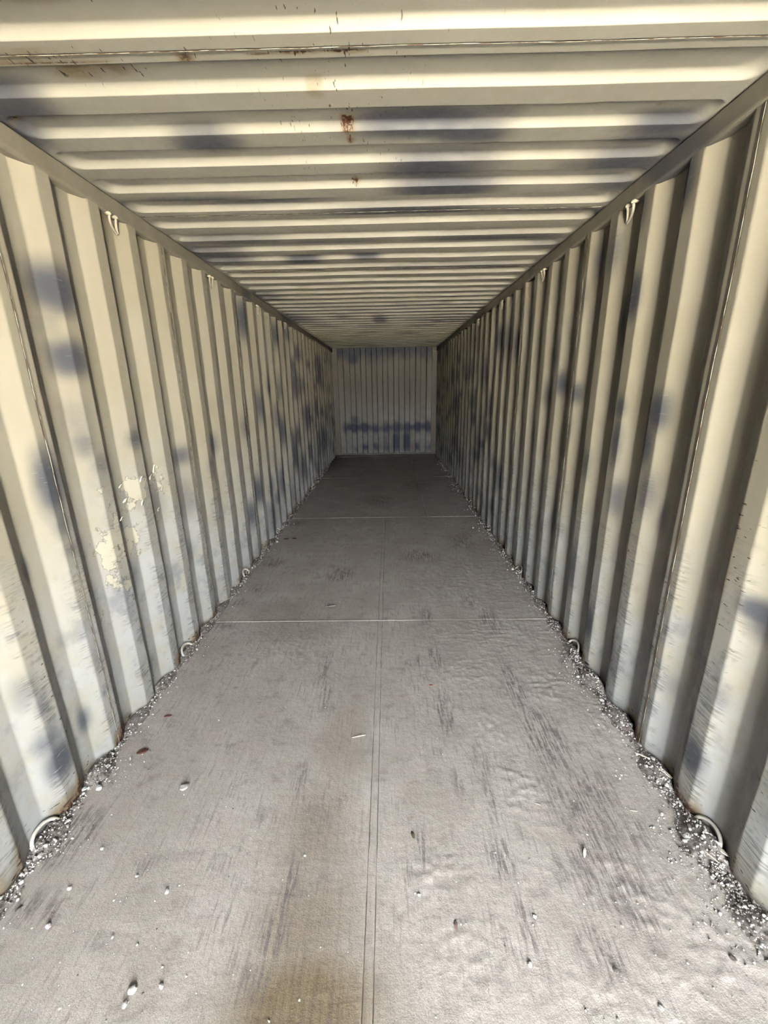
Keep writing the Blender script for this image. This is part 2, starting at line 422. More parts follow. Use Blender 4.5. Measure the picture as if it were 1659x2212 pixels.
def wall_panel(side, y0, y1, parent):
    prof = wall_profile(side, y0, y1)
    near = y0 < 3.2
    nz = 90 if near else (60 if y0 < 6 else 36)
    zs = np.linspace(-0.02, Z_RAIL + 0.012, nz)
    Y = np.array([p[0] for p in prof]); D = np.array([p[1] for p in prof])
    YY, ZZ = np.meshgrid(Y, zs, indexing='ij')
    DD = np.repeat(D[:, None], nz, 1)
    dent = (N1.fbm(YY * 2.2 + 31 * (side + 2), ZZ * 1.6, 2) - .5) * .010 + (N2.fbm(YY * 9, ZZ * 5 + 7 * side, 2) - .5) * .005 * sstep(1.3, .2, ZZ)
    lap = -.0025 * (1 - sstep(.010, .016, YY - y0))
    X = side * (HW + DD + dent + lap)
    P = np.stack([X, YY, ZZ], -1)
    nu = len(Y)
    pts2 = np.stack([YY.ravel(), ZZ.ravel()], 1)
    R = np.zeros(len(pts2))
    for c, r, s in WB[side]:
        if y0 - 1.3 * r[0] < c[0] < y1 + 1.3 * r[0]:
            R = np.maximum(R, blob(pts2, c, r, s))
    z = pts2[:, 1]; y = pts2[:, 0]
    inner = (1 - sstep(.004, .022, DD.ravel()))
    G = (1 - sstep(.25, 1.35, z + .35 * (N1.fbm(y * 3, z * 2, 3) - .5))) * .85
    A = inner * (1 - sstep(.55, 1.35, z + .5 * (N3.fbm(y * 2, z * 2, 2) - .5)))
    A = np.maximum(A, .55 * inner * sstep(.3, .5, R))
    edge = np.exp(-((np.abs(((y - NOTCH[side] + .5 * PITCH_W) % PITCH_W) - .5 * PITCH_W)) / .010) ** 2)
    B = .05 + .30 * edge * (1 - sstep(.7, 1.6, z)) + .12 * inner * (1 - sstep(.5, 1.5, z)) + .75 * (1 - sstep(.0, .13, z)) * sstep(.35, .6, N2.fbm(y * 9, z * 7, 3))
    pk = np.zeros(len(z))
    if side == 1:
        B += .26 * np.exp(-((y - 1.25) / .06) ** 2 - ((z - 1.05) / .22) ** 2)
    if side == -1:
        for (px, py, a, b, s_) in ((250, 1180, .10, .25, 1.0), (300, 1060, .14, .10, 1.0), (340, 1040, .10, .10, .9), (285, 1170, .12, .16, .9), (300, 1350, .10, .12, .6), (230, 1330, .06, .14, .6), (340, 1120, .08, .10, .6)):
            p = on_x(px, py, -HW - .01)
            pk = np.maximum(pk, blob(pts2, (p[1], p[2]), (a, b), s_, .3))
        G = np.clip(G + .45 * blob(pts2, (2.1, .85), (.6, .5), 1.0, .5), 0, 1)
    B = np.clip(B, 0, 1); A = np.clip(A, 0, 1)
    att = np.stack([R, G, B, A], 1)
    V = P.reshape(-1, 3)
    F = list(map(tuple, grid_faces(nu, nz, 0, side > 0)))
    sm = np.repeat(np.array([p[2] for p in prof[:-1]]), nz - 1)
    n0 = len(V)
    outer = np.stack([np.stack([side * (HW + D + .013), Y, np.full(nu, zz)], -1) for zz in (zs[0], zs[-1])], 1).reshape(-1, 3)
    V = np.concatenate([V, outer]); att = np.concatenate([att, np.zeros((len(outer), 4))])
    F2 = list(map(tuple, grid_faces(nu, 2, n0, side < 0)))
    for i in range(nu - 1):
        F2.append((i * nz, (i + 1) * nz, n0 + (i + 1) * 2, n0 + i * 2))
        F2.append((i * nz + nz - 1, n0 + i * 2 + 1, n0 + (i + 1) * 2 + 1, (i + 1) * nz + nz - 1))
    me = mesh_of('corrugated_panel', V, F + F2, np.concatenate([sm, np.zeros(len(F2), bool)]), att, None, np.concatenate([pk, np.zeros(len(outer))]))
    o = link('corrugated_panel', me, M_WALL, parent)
    if y0 > Y_DOOR + .01 and y0 < 8.0:         # vertical weld along the lap
        zz = np.linspace(0.0, Z_RAIL, 150 if near else 40)
        x = HW + float(np.interp(y0, Y, D)) - .0035 + (N1.fbm(y0 * 2.2 + 31 * (side + 2) + 0 * zz, zz * 1.6, 2) - .5) * .010
        rad = .0004 + .0011 * N3.fbm(zz * 30, zz * 0 + y0, 2)
        link('weld_seam', tube_mesh('weld_seam', [(side * a, y0 + .0008 * math.sin(40 * c), c) for a, c in zip(x, zz)], list(rad), 6), M_WELD, o)
    return o

for side, nm, lab in ((-1, 'wall_left', 'left corrugated steel side wall of the container, cream paint with grey-blue smears'),
                      (1, 'wall_right', 'right corrugated steel side wall of the container, cream paint with deep shaded recesses')):
    root = tag(empty(nm, (0, 0, 0)), lab, 'wall', None, 'structure')
    cuts = [Y_DOOR] + [SEAM - (.017 if side > 0 else 0) + 1.112 * k for k in range(-3, 8)] + [Y_BACK + .03]
    for a, b in zip(cuts[:-1], cuts[1:]):
        p = wall_panel(side, a, b, root)
    if side == -1:                                  # curled paint flakes on the near left ribs
        host = [c for c in root.children if c.name.startswith('corrugated_panel')][4]
        spots = [(343, 1012, .030, .045), (336, 1030, .022, .03), (272, 1050, .02, .018), (283, 1080, .035, .02), (300, 1035, .015, .03), (265, 1120, .012, .02), (352, 1100, .012, .022), (306, 1085, .02, .03)]
        for (px, py, w, h) in spots:
            p = on_x(px, py, -HW - .004)
            d = float(wall_depth(-1, p[1])); x0 = -(HW + d) + .001
            V = []; n = 5
            for i in range(n):
                for j in range(3):
                    u = i / (n - 1); v = j / 2 - .5
                    V.append((x0 + .012 * u ** 2 + rng.uniform(0, .001), p[1] + v * w * (1 - .3 * u) + .004 * rng.uniform(-1, 1), p[2] + h * (u - .5)))
            fl = mesh_of('paint_flake', V, grid_faces(n, 3, 0), True)
            fo = link('paint_flake', fl, M_PEEL, host)
            so = fo.modifiers.new('thickness', 'SOLIDIFY'); so.thickness = .0008

# ---------------------------------------------------------------- roof
def roof_panel(y0, y1, parent):
    base = np.array([-.008, -.0012, 0, .003, .007, .011, .0155, .021, .045, .066, .090, .108, .1135, .118, .122, .126, .1288, .130, .1315, .138, .155, .175, .195])
    k0 = int(math.floor((y0 - ROOF0) / PITCH_R)) - 1
    Y = np.unique(np.concatenate([ROOF0 + k * PITCH_R + base for k in range(k0, k0 + 9)] + [[y0, y0 + .008, y0 + .012, y1]]).round(5))
    Y = Y[(Y >= y0 - 1e-6) & (Y <= y1 + 1e-6)]
    e = np.concatenate([np.linspace(1.02, 1.10, 5), np.linspace(1.106, 1.180, 14), [1.21, 1.236]])
    Xs = np.concatenate([-e[::-1], np.linspace(-.98, .98, 132 if y0 < 2.6 else 40), e])
    XX, YY = np.meshgrid(Xs, Y, indexing='ij')
    ph = (YY - ROOF0) % PITCH_R
    L = .1295
    ay = np.abs(ph - L / 2) - (L / 2 - .045); ax = np.abs(XX) - (1.172 - .045)
    sd = np.sqrt(np.maximum(ax, 0) ** 2 + np.maximum(ay, 0) ** 2) + np.minimum(np.maximum(ax, ay), 0) - .045
    endw = .0145 + .022 * sstep(1.08, 1.17, np.abs(XX))
    q_ = np.clip(-sd / endw, 0, 1)
    hgt = DEPTH_R * (1 - (1 - q_) ** 1.8)
    sag = (N2.fbm(XX * 1.5, YY * 1.2, 2) - .5) * .008
    Z = Z_ROOF + hgt + sag - .002 * (1 - sstep(.008, .012, YY - y0))
    pts2 = np.stack([XX.ravel(), YY.ravel()], 1)
    R = np.zeros(len(pts2))
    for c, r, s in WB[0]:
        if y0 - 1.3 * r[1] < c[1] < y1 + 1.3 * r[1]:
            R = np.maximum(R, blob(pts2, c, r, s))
    x, y = pts2[:, 0], pts2[:, 1]
    B = .06 + .20 * np.exp(-((x + .05) / .3) ** 2) * (y < 2.2)
    for (px, py, rx, ry, s) in ((751, 270, .030, .040, 1.15), (757, 296, .014, .03, 1.1), (770, 396, .022, .024, 1.05), (200, 168, .16, .05, .70), (60, 112, .28, .04, .62),
                                (90, 12, .16, .03, .6), (40, 265, .05, .015, .8), (680, 190, .04, .05, .6), (1430, 236, .03, .02, .75), (585, 585, .18, .03, .7), (745, 101, .07, .010, 1.0), (640, 104, .10, .009, .95), (560, 108, .06, .008, .9), (100, 128, .22, .010, .9), (400, 116, .03, .03, .9), (860, 655, .03, .05, .8)):
        p = on_z(px, py, Z_ROOF + .008)
        B = np.maximum(B, blob(pts2, p[:2], (rx, ry), s, .3))
    att = np.stack([R, np.full(len(x), .12), np.clip(B, 0, 1), np.zeros(len(x))], 1)
    nu, nv = len(Xs), len(Y)
    P = np.stack([XX, YY, Z], -1).reshape(-1, 3)
    n0 = len(P)
    zt_ = Z_ROOF + .036
    top = np.array([(Xs[0], y0, zt_), (Xs[-1], y0, zt_), (Xs[-1], y1, zt_), (Xs[0], y1, zt_)])
    F = list(map(tuple, grid_faces(nu, nv, 0, True))) + [(n0, n0 + 1, n0 + 2, n0 + 3)]
    me = mesh_of('roof_panel', np.concatenate([P, top]), F, [True] * (len(F) - 1) + [False], np.concatenate([att, np.zeros((4, 4))]))
    o = link('roof_panel', me, M_ROOF, parent)
    if y0 > -1.5 and y0 < 8:
        xs = np.linspace(-1.17, 1.17, 160)
        zz = Z_ROOF + (N2.fbm(xs * 1.5, y0 * 1.2 + 0 * xs, 2) - .5) * .008 - .0025
        rad = .0002 + .0010 * N3.fbm(xs * 30, xs * 0 + y0, 2)
        link('weld_seam', tube_mesh('weld_seam', [(a, y0 + .0006 * math.sin(37 * a), c) for a, c in zip(xs, zz)], list(rad), 6), M_WELD, o)
ceil = tag(empty('ceiling', (0, 0, Z_ROOF)), 'corrugated steel container roof with rounded pressed ribs running across, stained white paint', 'ceiling', None, 'structure')
ceil.location = (0, 0, 0)
rc = [Y_DOOR] + [1.399 + 5 * PITCH_R * k for k in range(-3, 9)]
rc = [c for c in rc if c < Y_BACK - .3] + [Y_BACK + .05]
for a, b in zip(rc[:-1], rc[1:]):
    if b - a > .02: roof_panel(a, b, ceil)

# ---------------------------------------------------------------- rails and frame
def extrude_y(name, prof, y0, y1, mat, smooth=False):
    n = len(prof)
    V = [(x, y0, z) for x, z in prof] + [(x, y1, z) for x, z in prof]
    F = [(i, (i + 1) % n, n + (i + 1) % n, n + i) for i in range(n)] + [tuple(range(n))[::-1], tuple(range(n, 2 * n))]
    me = mesh_of(name, V, F)
    import bmesh
    bm = bmesh.new(); bm.from_mesh(me); bmesh.ops.recalc_face_normals(bm, faces=bm.faces); bm.to_mesh(me); bm.free()
    return link(name, me, mat)
for side, nm, lab in ((-1, 'trim_1', 'left top side rail between the roof and the left wall'), (1, 'trim_2', 'right top side rail between the roof and the right wall')):
    xi = HW - .003; r = .014
    prof = [(xi + .058, Z_RAIL), (xi + r, Z_RAIL)] + [(xi + r - r * math.sin(a), Z_RAIL + r - r * math.cos(a)) for a in (math.pi / 8, math.pi / 4, 3 * math.pi / 8)] + \
        [(xi, Z_RAIL + r), (xi, Z_ROOF - .013), (xi + .004, Z_ROOF - .008), (xi + .03, Z_ROOF - .008), (xi + .03, Z_ROOF + .03), (xi + .058, Z_ROOF + .03)]
    o = extrude_y(nm, [(side * x, z) for x, z in prof], Y_DOOR, Y_BACK + .05, M_RAIL)
    tag(o, lab, 'rail', None, 'structure')
for side, nm, lab in ((-1, 'trim_3', 'left bottom side rail under the left wall'), (1, 'trim_4', 'right bottom side rail under the right wall')):
    me = box_mesh(nm, min(side * (HW - .008), side * 1.24), max(side * (HW - .008), side * 1.24), Y_DOOR, Y_BACK + .05, -.16, -.004, .002)
    tag(link(nm, me, M_RAIL), lab, 'rail', None, 'structure')

# back wall: proud and recessed flats
def back_wall():
    root = tag(empty('wall_back', (0, 0, 0)), 'far end wall of the container, narrow vertical corrugations with a dark blue smear band', 'wall', None, 'structure')
    prof = []
    x = -1.06
    C = [(-1.075, .0), (-.955, .0), (-.940, .052)]
    k = 0
    while True:
        a = -.796 + .2505 * k
        if a > 1.0: break
        C += [(a - .010, .052), (a + .008, 0), (a + .103, 0), (a + .121, .052)]
        k += 1
    C = [c for c in C if c[0] < 1.05] + [(1.075, 0)]
    pts = []
    for i in range(len(C)):
        pts.append(C[i])
        if i + 1 < len(C):
            for s in (.33, .67): pts.append((C[i][0] + (C[i + 1][0] - C[i][0]) * s, C[i][1] + (C[i + 1][1] - C[i][1]) * s))
    mid = -.05
    for lo, hi in ((0, next(i for i, c in enumerate(pts) if c[0] > mid)), (next(i for i, c in enumerate(pts) if c[0] > mid), len(pts) - 1)):
        pp = pts[lo:hi + 1]
        X = np.array([p[0] for p in pp]); D = np.array([p[1] for p in pp])
        zs = np.linspace(.0, Z_ROOF + .01, 70)
        XX, ZZ = np.meshgrid(X, zs, indexing='ij'); DD = np.repeat(D[:, None], 70, 1)
        YY = Y_BACK + DD + (N1.fbm(XX * 2, ZZ * 2, 2) - .5) * .012
        x, z, d = XX.ravel(), ZZ.ravel(), DD.ravel()
        pr = 1 - sstep(.005, .04, d)
        nz_ = N2.fbm(x * 7, z * 5, 3)
        R = np.exp(-((z - .63 - .10 * (nz_ - .5)) / (.10 + .03 * pr)) ** 2) * (.75 + .35 * pr) * sstep(-1.1, -.9, x) * (.6 + .8 * nz_)
        R = np.maximum(R, (.3 + .7 * pr) * np.exp(-((z - .17 - .08 * (nz_ - .5)) / .11) ** 2) * 1.3 * nz_ * sstep(-.85, -.7, x))
        for c, w in ((.245, .085), (.495, .085), (.0, .05)):
            R = np.maximum(R, np.exp(-((x - c) / w) ** 4) * sstep(-.05, .2, z) * (1 - sstep(.35, .7, z)) * (.95 if c > .2 else .5))
        R = np.maximum(R, np.exp(-((z - .82) / .12) ** 2 - ((x + .73) / .1) ** 2) * .7)
        R = np.maximum(R, sstep(1.98, 2.35, z + .30 * (nz_ - .5)) * .75)
        R = np.maximum(R, np.exp(-((z - 2.2) / .15) ** 2 - ((x + .72) / .16) ** 2) * 1.0)
        G = (1 - sstep(.6, 1.6, z)) * .35
        B = .12 + .25 * (z > 2.1)
        att = np.stack([R, G, B, .3 * pr * (1 - sstep(.6, 1.1, z))], 1)
        me = mesh_of('corrugated_panel', np.stack([XX, YY, ZZ], -1).reshape(-1, 3), grid_faces(len(X), 70, 0, False), False, att)
        o = link('corrugated_panel', me, M_BACK, root)
        s = o.modifiers.new('thickness', 'SOLIDIFY'); s.thickness = .003; s.offset = 1
    return root
back_wall()
for side, nm, lab in ((-1, 'trim_5', 'left corner post beside the far end wall'), (1, 'trim_6', 'right corner post beside the far end wall')):
    xs = sorted((side * 1.07, side * 1.25))
    me = box_mesh(nm, xs[0], xs[1], Y_BACK - .012, Y_BACK + .09, -.15, Z_ROOF + .03, .006)
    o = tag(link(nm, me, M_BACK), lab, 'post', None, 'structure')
    xs = sorted((side * 1.075, side * 1.172))
    link('corner_gusset', box_mesh('corner_gusset', xs[0], xs[1], Y_BACK - .06, Y_BACK - .011, Z_RAIL - .03, Z_RAIL - .004, .003), M_RAIL, o)
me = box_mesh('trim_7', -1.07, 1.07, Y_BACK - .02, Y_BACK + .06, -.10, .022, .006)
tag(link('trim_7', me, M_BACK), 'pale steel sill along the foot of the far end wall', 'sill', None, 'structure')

me = box_mesh('header_light_block', -1.25, 1.25, Y_BACK + .062, Y_BACK + .12, 2.25, Z_ROOF + .07, .004)  # hidden box, added to stop light leaking in between roof and end wall
tag(link('header_light_block', me, M_BACK), 'unseen steel header added behind the far end wall to stop light leaking in', 'header', None, 'structure')
# ---------------------------------------------------------------- floor
SCR = []   # (px,py, half width x, half length y, strength) bare streak patches
for a in [(165, 1790, .10, .10, 1.), (110, 1840, .10, .07, 1.), (75, 1960, .12, .06, .6), (625, 1920, .025, .13, 1.), (590, 2020, .05, .07, .8), (650, 1680, .05, .12, .5), (310, 1870, .06, .05, .5),
          (700, 1450, .05, .2, .6), (705, 1500, .04, .12, .6), (735, 1240, .13, .16, 1.), (590, 1215, .10, .12, .9), (560, 1270, .10, .1, .7), (520, 1300, .1, .08, .6), (940, 1420, .045, .12, 1.),
          (920, 1330, .05, .12, .9), (905, 1430, .03, .08, .7), (960, 1540, .05, .18, .8), (1060, 1340, .08, .2, .8), (1110, 1480, .06, .25, .8), (1180, 1600, .10, .25, 1.), (1260, 1740, .15, .2, 1.),
          (1310, 1880, .14, .14, 1.), (1080, 1850, .05, .08, 1.), (1060, 1730, .03, .1, .7), (1140, 1990, .03, .09, .9), (1300, 2050, .08, .08, .8), (1390, 1990, .06, .06, .8), (1040, 1640, .04, .12, .6), (910, 1830, .03, .1, .7),
          (1290, 1700, .1, .12, .8), (1370, 1800, .08, .1, .7), (905, 1200, .2, .2, .7), (1000, 1170, .2, .3, .6), (820, 1080, .3, .4, .6), (640, 1130, .12, .15, .7), (900, 1050, .3, .5, .5), (1150, 1560, .04, .15, .7),
          (990, 1690, .03, .08, .6), (880, 1890, .02, .06, .6), (480, 1350, .12, .12, .4), (850, 1350, .03, .1, .4), (1210, 1880, .03, .08, .6), (1440, 1900, .05, .06, .5), (550, 2120, .05, .05, .6), (480, 1990, .04, .05, .5), (1010, 1300, .06, .1, .6)]:
    p = on_z(a[0], a[1]); SCR.append((p[:2], (a[2], a[3]), a[4]))
BROWN_PATCH = []  # brown patches mixed over the dust colour, strongest at the near end
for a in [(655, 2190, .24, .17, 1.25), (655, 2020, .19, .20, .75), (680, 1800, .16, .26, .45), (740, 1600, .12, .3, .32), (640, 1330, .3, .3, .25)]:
    p = on_z(a[0], a[1]); BROWN_PATCH.append((p[:2], (a[2], a[3]), a[4]))
CRUST = []
for a in [(1330, 1560, .12, .2, 1), (1060, 1580, .1, .15, .9), (1400, 1930, .14, .12, 1), (1180, 1480, .12, .2, .7), (950, 1880, .12, .1, .8), (1130, 1700, .1, .12, .8), (1550, 2050, .1, .08, 1), (1000, 1450, .2, .2, .5),
          (1100, 1350, .3, .25, .6), (640, 1400, .3, .2, .5), (1000, 1250, .5, .5, .6), (1010, 2040, .14, .1, .7), (1330, 2150, .2, .1, .6), (1450, 2130, .15, .08, .7)]:
    p = on_z(a[0], a[1]); CRUST.append((p[:2], (a[2], a[3]), a[4]))
def floor_height(x, y):
    x = np.asarray(x, float); y = np.asarray(y, float)
    P = np.stack([x.ravel(), y.ravel()], 1)
    cr = np.zeros(len(P))
    for c, r, s in CRUST: cr = np.maximum(cr, blob(P, c, r, s, .2, 2))
    cr = cr.reshape(x.shape)
    rid = 1 - np.abs(2 * N1.fbm(x * 7 + 3, y * 17, 3) - 1)
    a = sstep(.82, .98, rid) * (.0005 * (.35 + sstep(-.3, .6, x)) * (1 + sstep(1.3, 2.2, y)) + .0012 * cr)
    lump = sstep(.54, .68, N2.fbm(x * 46, y * 54, 3)) * (.0004 + .0028 * cr)
    return a + lump + (N3.fbm(x * 1.2, y * 1.2, 2) - .5) * .003 - .004
floor = tag(link('floor', box_mesh('floor', -1.165, 1.165, Y_DOOR, Y_BACK, -.16, -.034), M_SUB), 'dust covered plywood floor running down the empty container', 'floor', None, 'structure')
def sheet(x0, x1, y0, y1, res, name='plywood_sheet', mat=None):
    g = .0004
    nu = max(2, int((x1 - x0) / res)); nv = max(2, int((y1 - y0) / res))
    X = np.concatenate([[x0 + g, x0 + .0014], np.linspace(x0 + .0034, x1 - .0034, nu + 1), [x1 - .0014, x1 - g]])
    Y = np.concatenate([[y0 + g, y0 + .0014], np.linspace(y0 + .0034, y1 - .0034, nv + 1), [y1 - .0014, y1 - g]])
    nu += 4; nv += 4
    XX, YY = np.meshgrid(X, Y, indexing='ij')
    ZZ = floor_height(XX, YY)
    ed = np.minimum(np.minimum(XX - x0, x1 - XX), np.minimum(YY - y0, y1 - YY))
    ZZ = ZZ - .0030 * (1 - sstep(.0, .0022, ed)) * sstep(.3, .6, N1.fbm(XX * 9, YY * 9, 2))
    if y0 > 2:                                   # lifted front lip of the sheet at the cross joint
        ZZ = ZZ + .0035 * (1 - sstep(.0, .014, YY - y0)) * sstep(.25, .5, N2.fbm(XX * 4, YY * 0 + y0, 2))
    P = np.stack([XX.ravel(), YY.ravel()], 1)
    R = np.zeros(len(P)); G = np.zeros(len(P)); Bc = np.zeros(len(P))
    for lst, tgt in ((SCR, R), (BROWN_PATCH, G), (CRUST, Bc)):
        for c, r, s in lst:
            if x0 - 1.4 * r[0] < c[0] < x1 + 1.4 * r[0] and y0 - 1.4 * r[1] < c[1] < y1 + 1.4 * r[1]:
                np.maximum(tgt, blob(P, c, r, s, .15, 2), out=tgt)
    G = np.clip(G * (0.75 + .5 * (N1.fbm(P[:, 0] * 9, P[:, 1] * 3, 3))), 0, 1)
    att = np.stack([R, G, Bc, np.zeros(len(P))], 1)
    V = np.stack([XX, YY, ZZ], -1).reshape(-1, 3)
    nu += 1; nv += 1; n0 = len(V)
    ring = [i * nv for i in range(nu)] + [(nu - 1) * nv + j for j in range(1, nv)] + [i * nv + nv - 1 for i in range(nu - 2, -1, -1)] + [j for j in range(nv - 2, 0, -1)]
    low = V[ring].copy(); low[:, 2] = -.03
    m = len(ring)
    F = list(map(tuple, grid_faces(nu, nv))) + [(ring[i], n0 + i, n0 + (i + 1) % m, ring[(i + 1) % m]) for i in range(m)]
    me = mesh_of(name, np.concatenate([V, low]), F, [True] * (len(F) - m) + [False] * m, np.concatenate([att, np.zeros((m, 4))]))
    return link(name, me, mat or M_FLOOR, floor)
rows = [(Y_DOOR, .16, .06), (.16, 2.56, .0085), (2.56, 4.96, .014), (4.96, 7.36, .028), (7.36, 9.76, .04), (9.76, Y_BACK - .02, .06)]
for y0, y1, res in rows:
    if y0 < 4.9:
        sheet(-1.174, -.0135, y0, y1, res); sheet(.0155, 1.174, y0, y1, res)
        sheet(-.0135, .0155, y0, y1, max(res, .007), 'joint_strip')
    else:
        sheet(-1.174, .54, y0, y1, res); sheet(.54, 1.174, y0, y1, res)

# ---------------------------------------------------------------- lashing rings
def bar_ring(side, y, upper, label, group):
    root = empty('lashing_ring', (side * HW, y, Z_RAIL if upper else 0.0))
    tag(root, label, 'ring', group)
    P = []
    if upper:
        for a in np.linspace(0, math.pi, 15):
            u = math.sin(a); v = math.cos(a)
            P.append((side * (-.004 + .020 * u), -.024 * v + .046 * u * u, -.004 - .058 * u))
        link('ring_bar', tube_mesh('ring_bar', P, .0062, 8), M_RING_TOP, root)
        for s in (-1, 1):
            link('weld_lug', tube_mesh('weld_lug', [(side * .016, s * .024, .003), (side * .004, s * .024, .000), (side * -.006, s * .024, -.003), (side * -.013, s * .024, -.007)], [.008, .0092, .0085, .0045], 8), M_RING_TOP, root)
    else:
        for a in np.linspace(-.1, math.pi + .1, 17):
            u = math.sin(a); v = math.cos(a)
            P.append((side * (.002 + .024 * u), .018 - .055 * v, .008 + .034 * u))
        link('ring_bar', tube_mesh('ring_bar', P, .0068, 8), M_RING, root)
        for s in (-1, 1):
            link('weld_lug', tube_mesh('weld_lug', [(side * -.004, .018 + s * .055, .000), (side * .004, .018 + s * .055, .004), (side * .010, .018 + s * .055, .006)], [.007, .008, .006], 8), M_RING, root)
ORD = ['nearest to the camera', 'second from the camera', 'third from the camera', 'fourth from the camera', 'fifth from the camera', 'sixth from the camera', 'seventh from the camera']
for side, sn in ((-1, 'left'), (1, 'right')):
    for k in range(7):
        bar_ring(side, 2.205 + 1.112 * k, True, 'bent rod lashing ring hanging under the %s top rail, %s' % (sn, ORD[k]), 'lashing rings under the top rails')
    for k in range(7):
        bar_ring(side, 1.09 + 1.112 * k, False, 'bent lashing ring at the floor edge of the %s wall, %s' % (sn, ORD[k]), 'lashing rings along the floor edges')

# ---------------------------------------------------------------- grit and dust along the wall feet
ICO_V = None
def ico(sub):
    import bmesh
    bm = bmesh.new(); bmesh.ops.create_icosphere(bm, subdivisions=sub, radius=1.0)
    V = np.array([v.co[:] for v in bm.verts]); F = [tuple(v.index for v in f.verts) for f in bm.faces]
    bm.free(); return V, F
I1V, I1F = ico(1); I2V, I2F = ico(2)
def heap(side, y):
    h = .35 + .9 * N1.fbm(np.asarray(y) * 2.1 + 40 * side, 3.3, 3) 
    if side == 1:
        for c, w, s in ((1.04, .16, 1.5), (1.36, .09, .9), (1.72, .14, .9), (2.02, .16, 1.5), (.86, .1, .9)):
            h = h + s * np.exp(-((np.asarray(y) - c) / w) ** 2)
    else:
        for c, w, s in ((1.36, .07, .9), (1.08, .12, .9), (.95, .1, .4)):
            h = h + s * np.exp(-((np.asarray(y) - c) / w) ** 2)
    return h
def reach(side, y):
    rec = wall_depth(side, y) / DEPTH_W
    return (.012 + .030 * heap(side, y) * (.25 + .75 * rec)) if side < 0 else (.018 + .034 * heap(side, y) * (.5 + .5 * rec))
def bank(side, y, t, w):
    """height of the loose bed: rises from the floor, dips again at the steel"""
    return heap(side, y) * (.003 + .012 * w / DEPTH_W) * sstep(0, .6, t) * (1 - .8 * sstep(.72, 1.0, t))
def drift(side):
    ys = np.concatenate([np.arange(.45, 3.2, .008), np.arange(3.2, 9.95, .03)])
    nt = 15
    T = np.linspace(0, 1, nt)
    YY, TT = np.meshgrid(ys, T, indexing='ij')
    wd = wall_depth(side, YY); xo = HW + wd + .003; xi = HW - reach(side, YY) - .012 * N2.fbm(YY * 30, TT * 2, 2)
    XX = xi + (xo - xi) * TT
    hh = bank(side, YY, TT, wd) + .005 * sstep(0, .5, TT) * N3.fbm(YY * 60, XX * 60, 3)
    ZZ = hh - .006 + .001
    V = [np.stack([side * XX, YY, ZZ], -1).reshape(-1, 3)]
    F = list(map(tuple, grid_faces(len(ys), nt, 0, side < 0))); mats = [0] * len(F)
    off = len(V[0]); rg = np.random.default_rng(5 + side)
    n = 5200 if side == 1 else 3600
    cnt = 0
    while cnt < n:
        y = .5 + 8.5 * rg.random() ** 2.1
        if rg.random() * 2.6 > heap(side, y): continue
        w = float(wall_depth(side, y)); xo_ = HW + w - .003; xi_ = HW - float(reach(side, y)) * 1.25
        t = 1 - rg.random() ** 1.25
        if rg.random() < .08: t = -rg.random() * .8
        x = xi_ + (xo_ - xi_) * t
        s = min(.010, .0016 * math.exp(rg.normal(.45, .45))) * (1 if y < 3 else 1.3)
        z = float(bank(side, y, max(0.0, t), w)) - .004 + .003 * max(0, min(1, t * 2)) + s * .45
        v = I1V * (s * rg.uniform(.6, 1.3, 3)) * (1 + rg.uniform(-.25, .25, (len(I1V), 1)))
        a = rg.uniform(0, 6.28); c, sn = math.cos(a), math.sin(a)
        v = np.stack([v[:, 0] * c - v[:, 1] * sn, v[:, 0] * sn + v[:, 1] * c, v[:, 2]], 1) + (side * x, y, z)
        V.append(v); F += [tuple(i + off for i in f) for f in I1F]
        mats += [int(rg.choice([1, 2, 3], p=[.30, .42, .28]))] * len(I1F)
        off += len(v); cnt += 1
    me = mesh_of('grit_drift', np.concatenate(V), F, [m == 0 for m in mats], None, mats)
    o = link('grit_drift', me, [M_DRIFT] + M_STONE)
    tag(o, 'fine gravel and dust swept against the foot of the %s wall' % ('left' if side < 0 else 'right'), 'gravel', None, 'stuff')
drift(-1); drift(1)

# ---------------------------------------------------------------- loose things on the floor
def fz(x, y): return float(floor_height(np.array([x]), np.array([y]))[0])
PEB = []
for i in range(5):
    v = I2V * np.array([rng.uniform(.8, 1.3), rng.uniform(.7, 1.1), rng.uniform(.5, .8)])
    v = v * (1 + .35 * (N1.fbm(I2V[:, 0] * 1.6 + 5 * i + 20, I2V[:, 1] * 1.6 + I2V[:, 2] * 2.1 + 40, 2)[:, None] - .5) * 2)
    PEB.append(mesh_of('pebble', v, I2F, False))
PEBM = [[(lambda m, mt: (m.materials.append(mt), m)[1])(m.copy(), mt) for m in PEB] for mt in M_STONE]
def pebble(x, y, s, kind, label, group):
    o = bpy.data.objects.new('pebble', PEBM[kind][int(rng.integers(5))]); COL.objects.link(o)
    o.location = (x, y, fz(x, y) + s * .42); o.scale = (s, s, s); o.rotation_euler = (0, 0, rng.uniform(0, 6.28))
    tag(o, label, 'pebble', group)
    return o
GP = 'small pebbles scattered over the dusty floor'
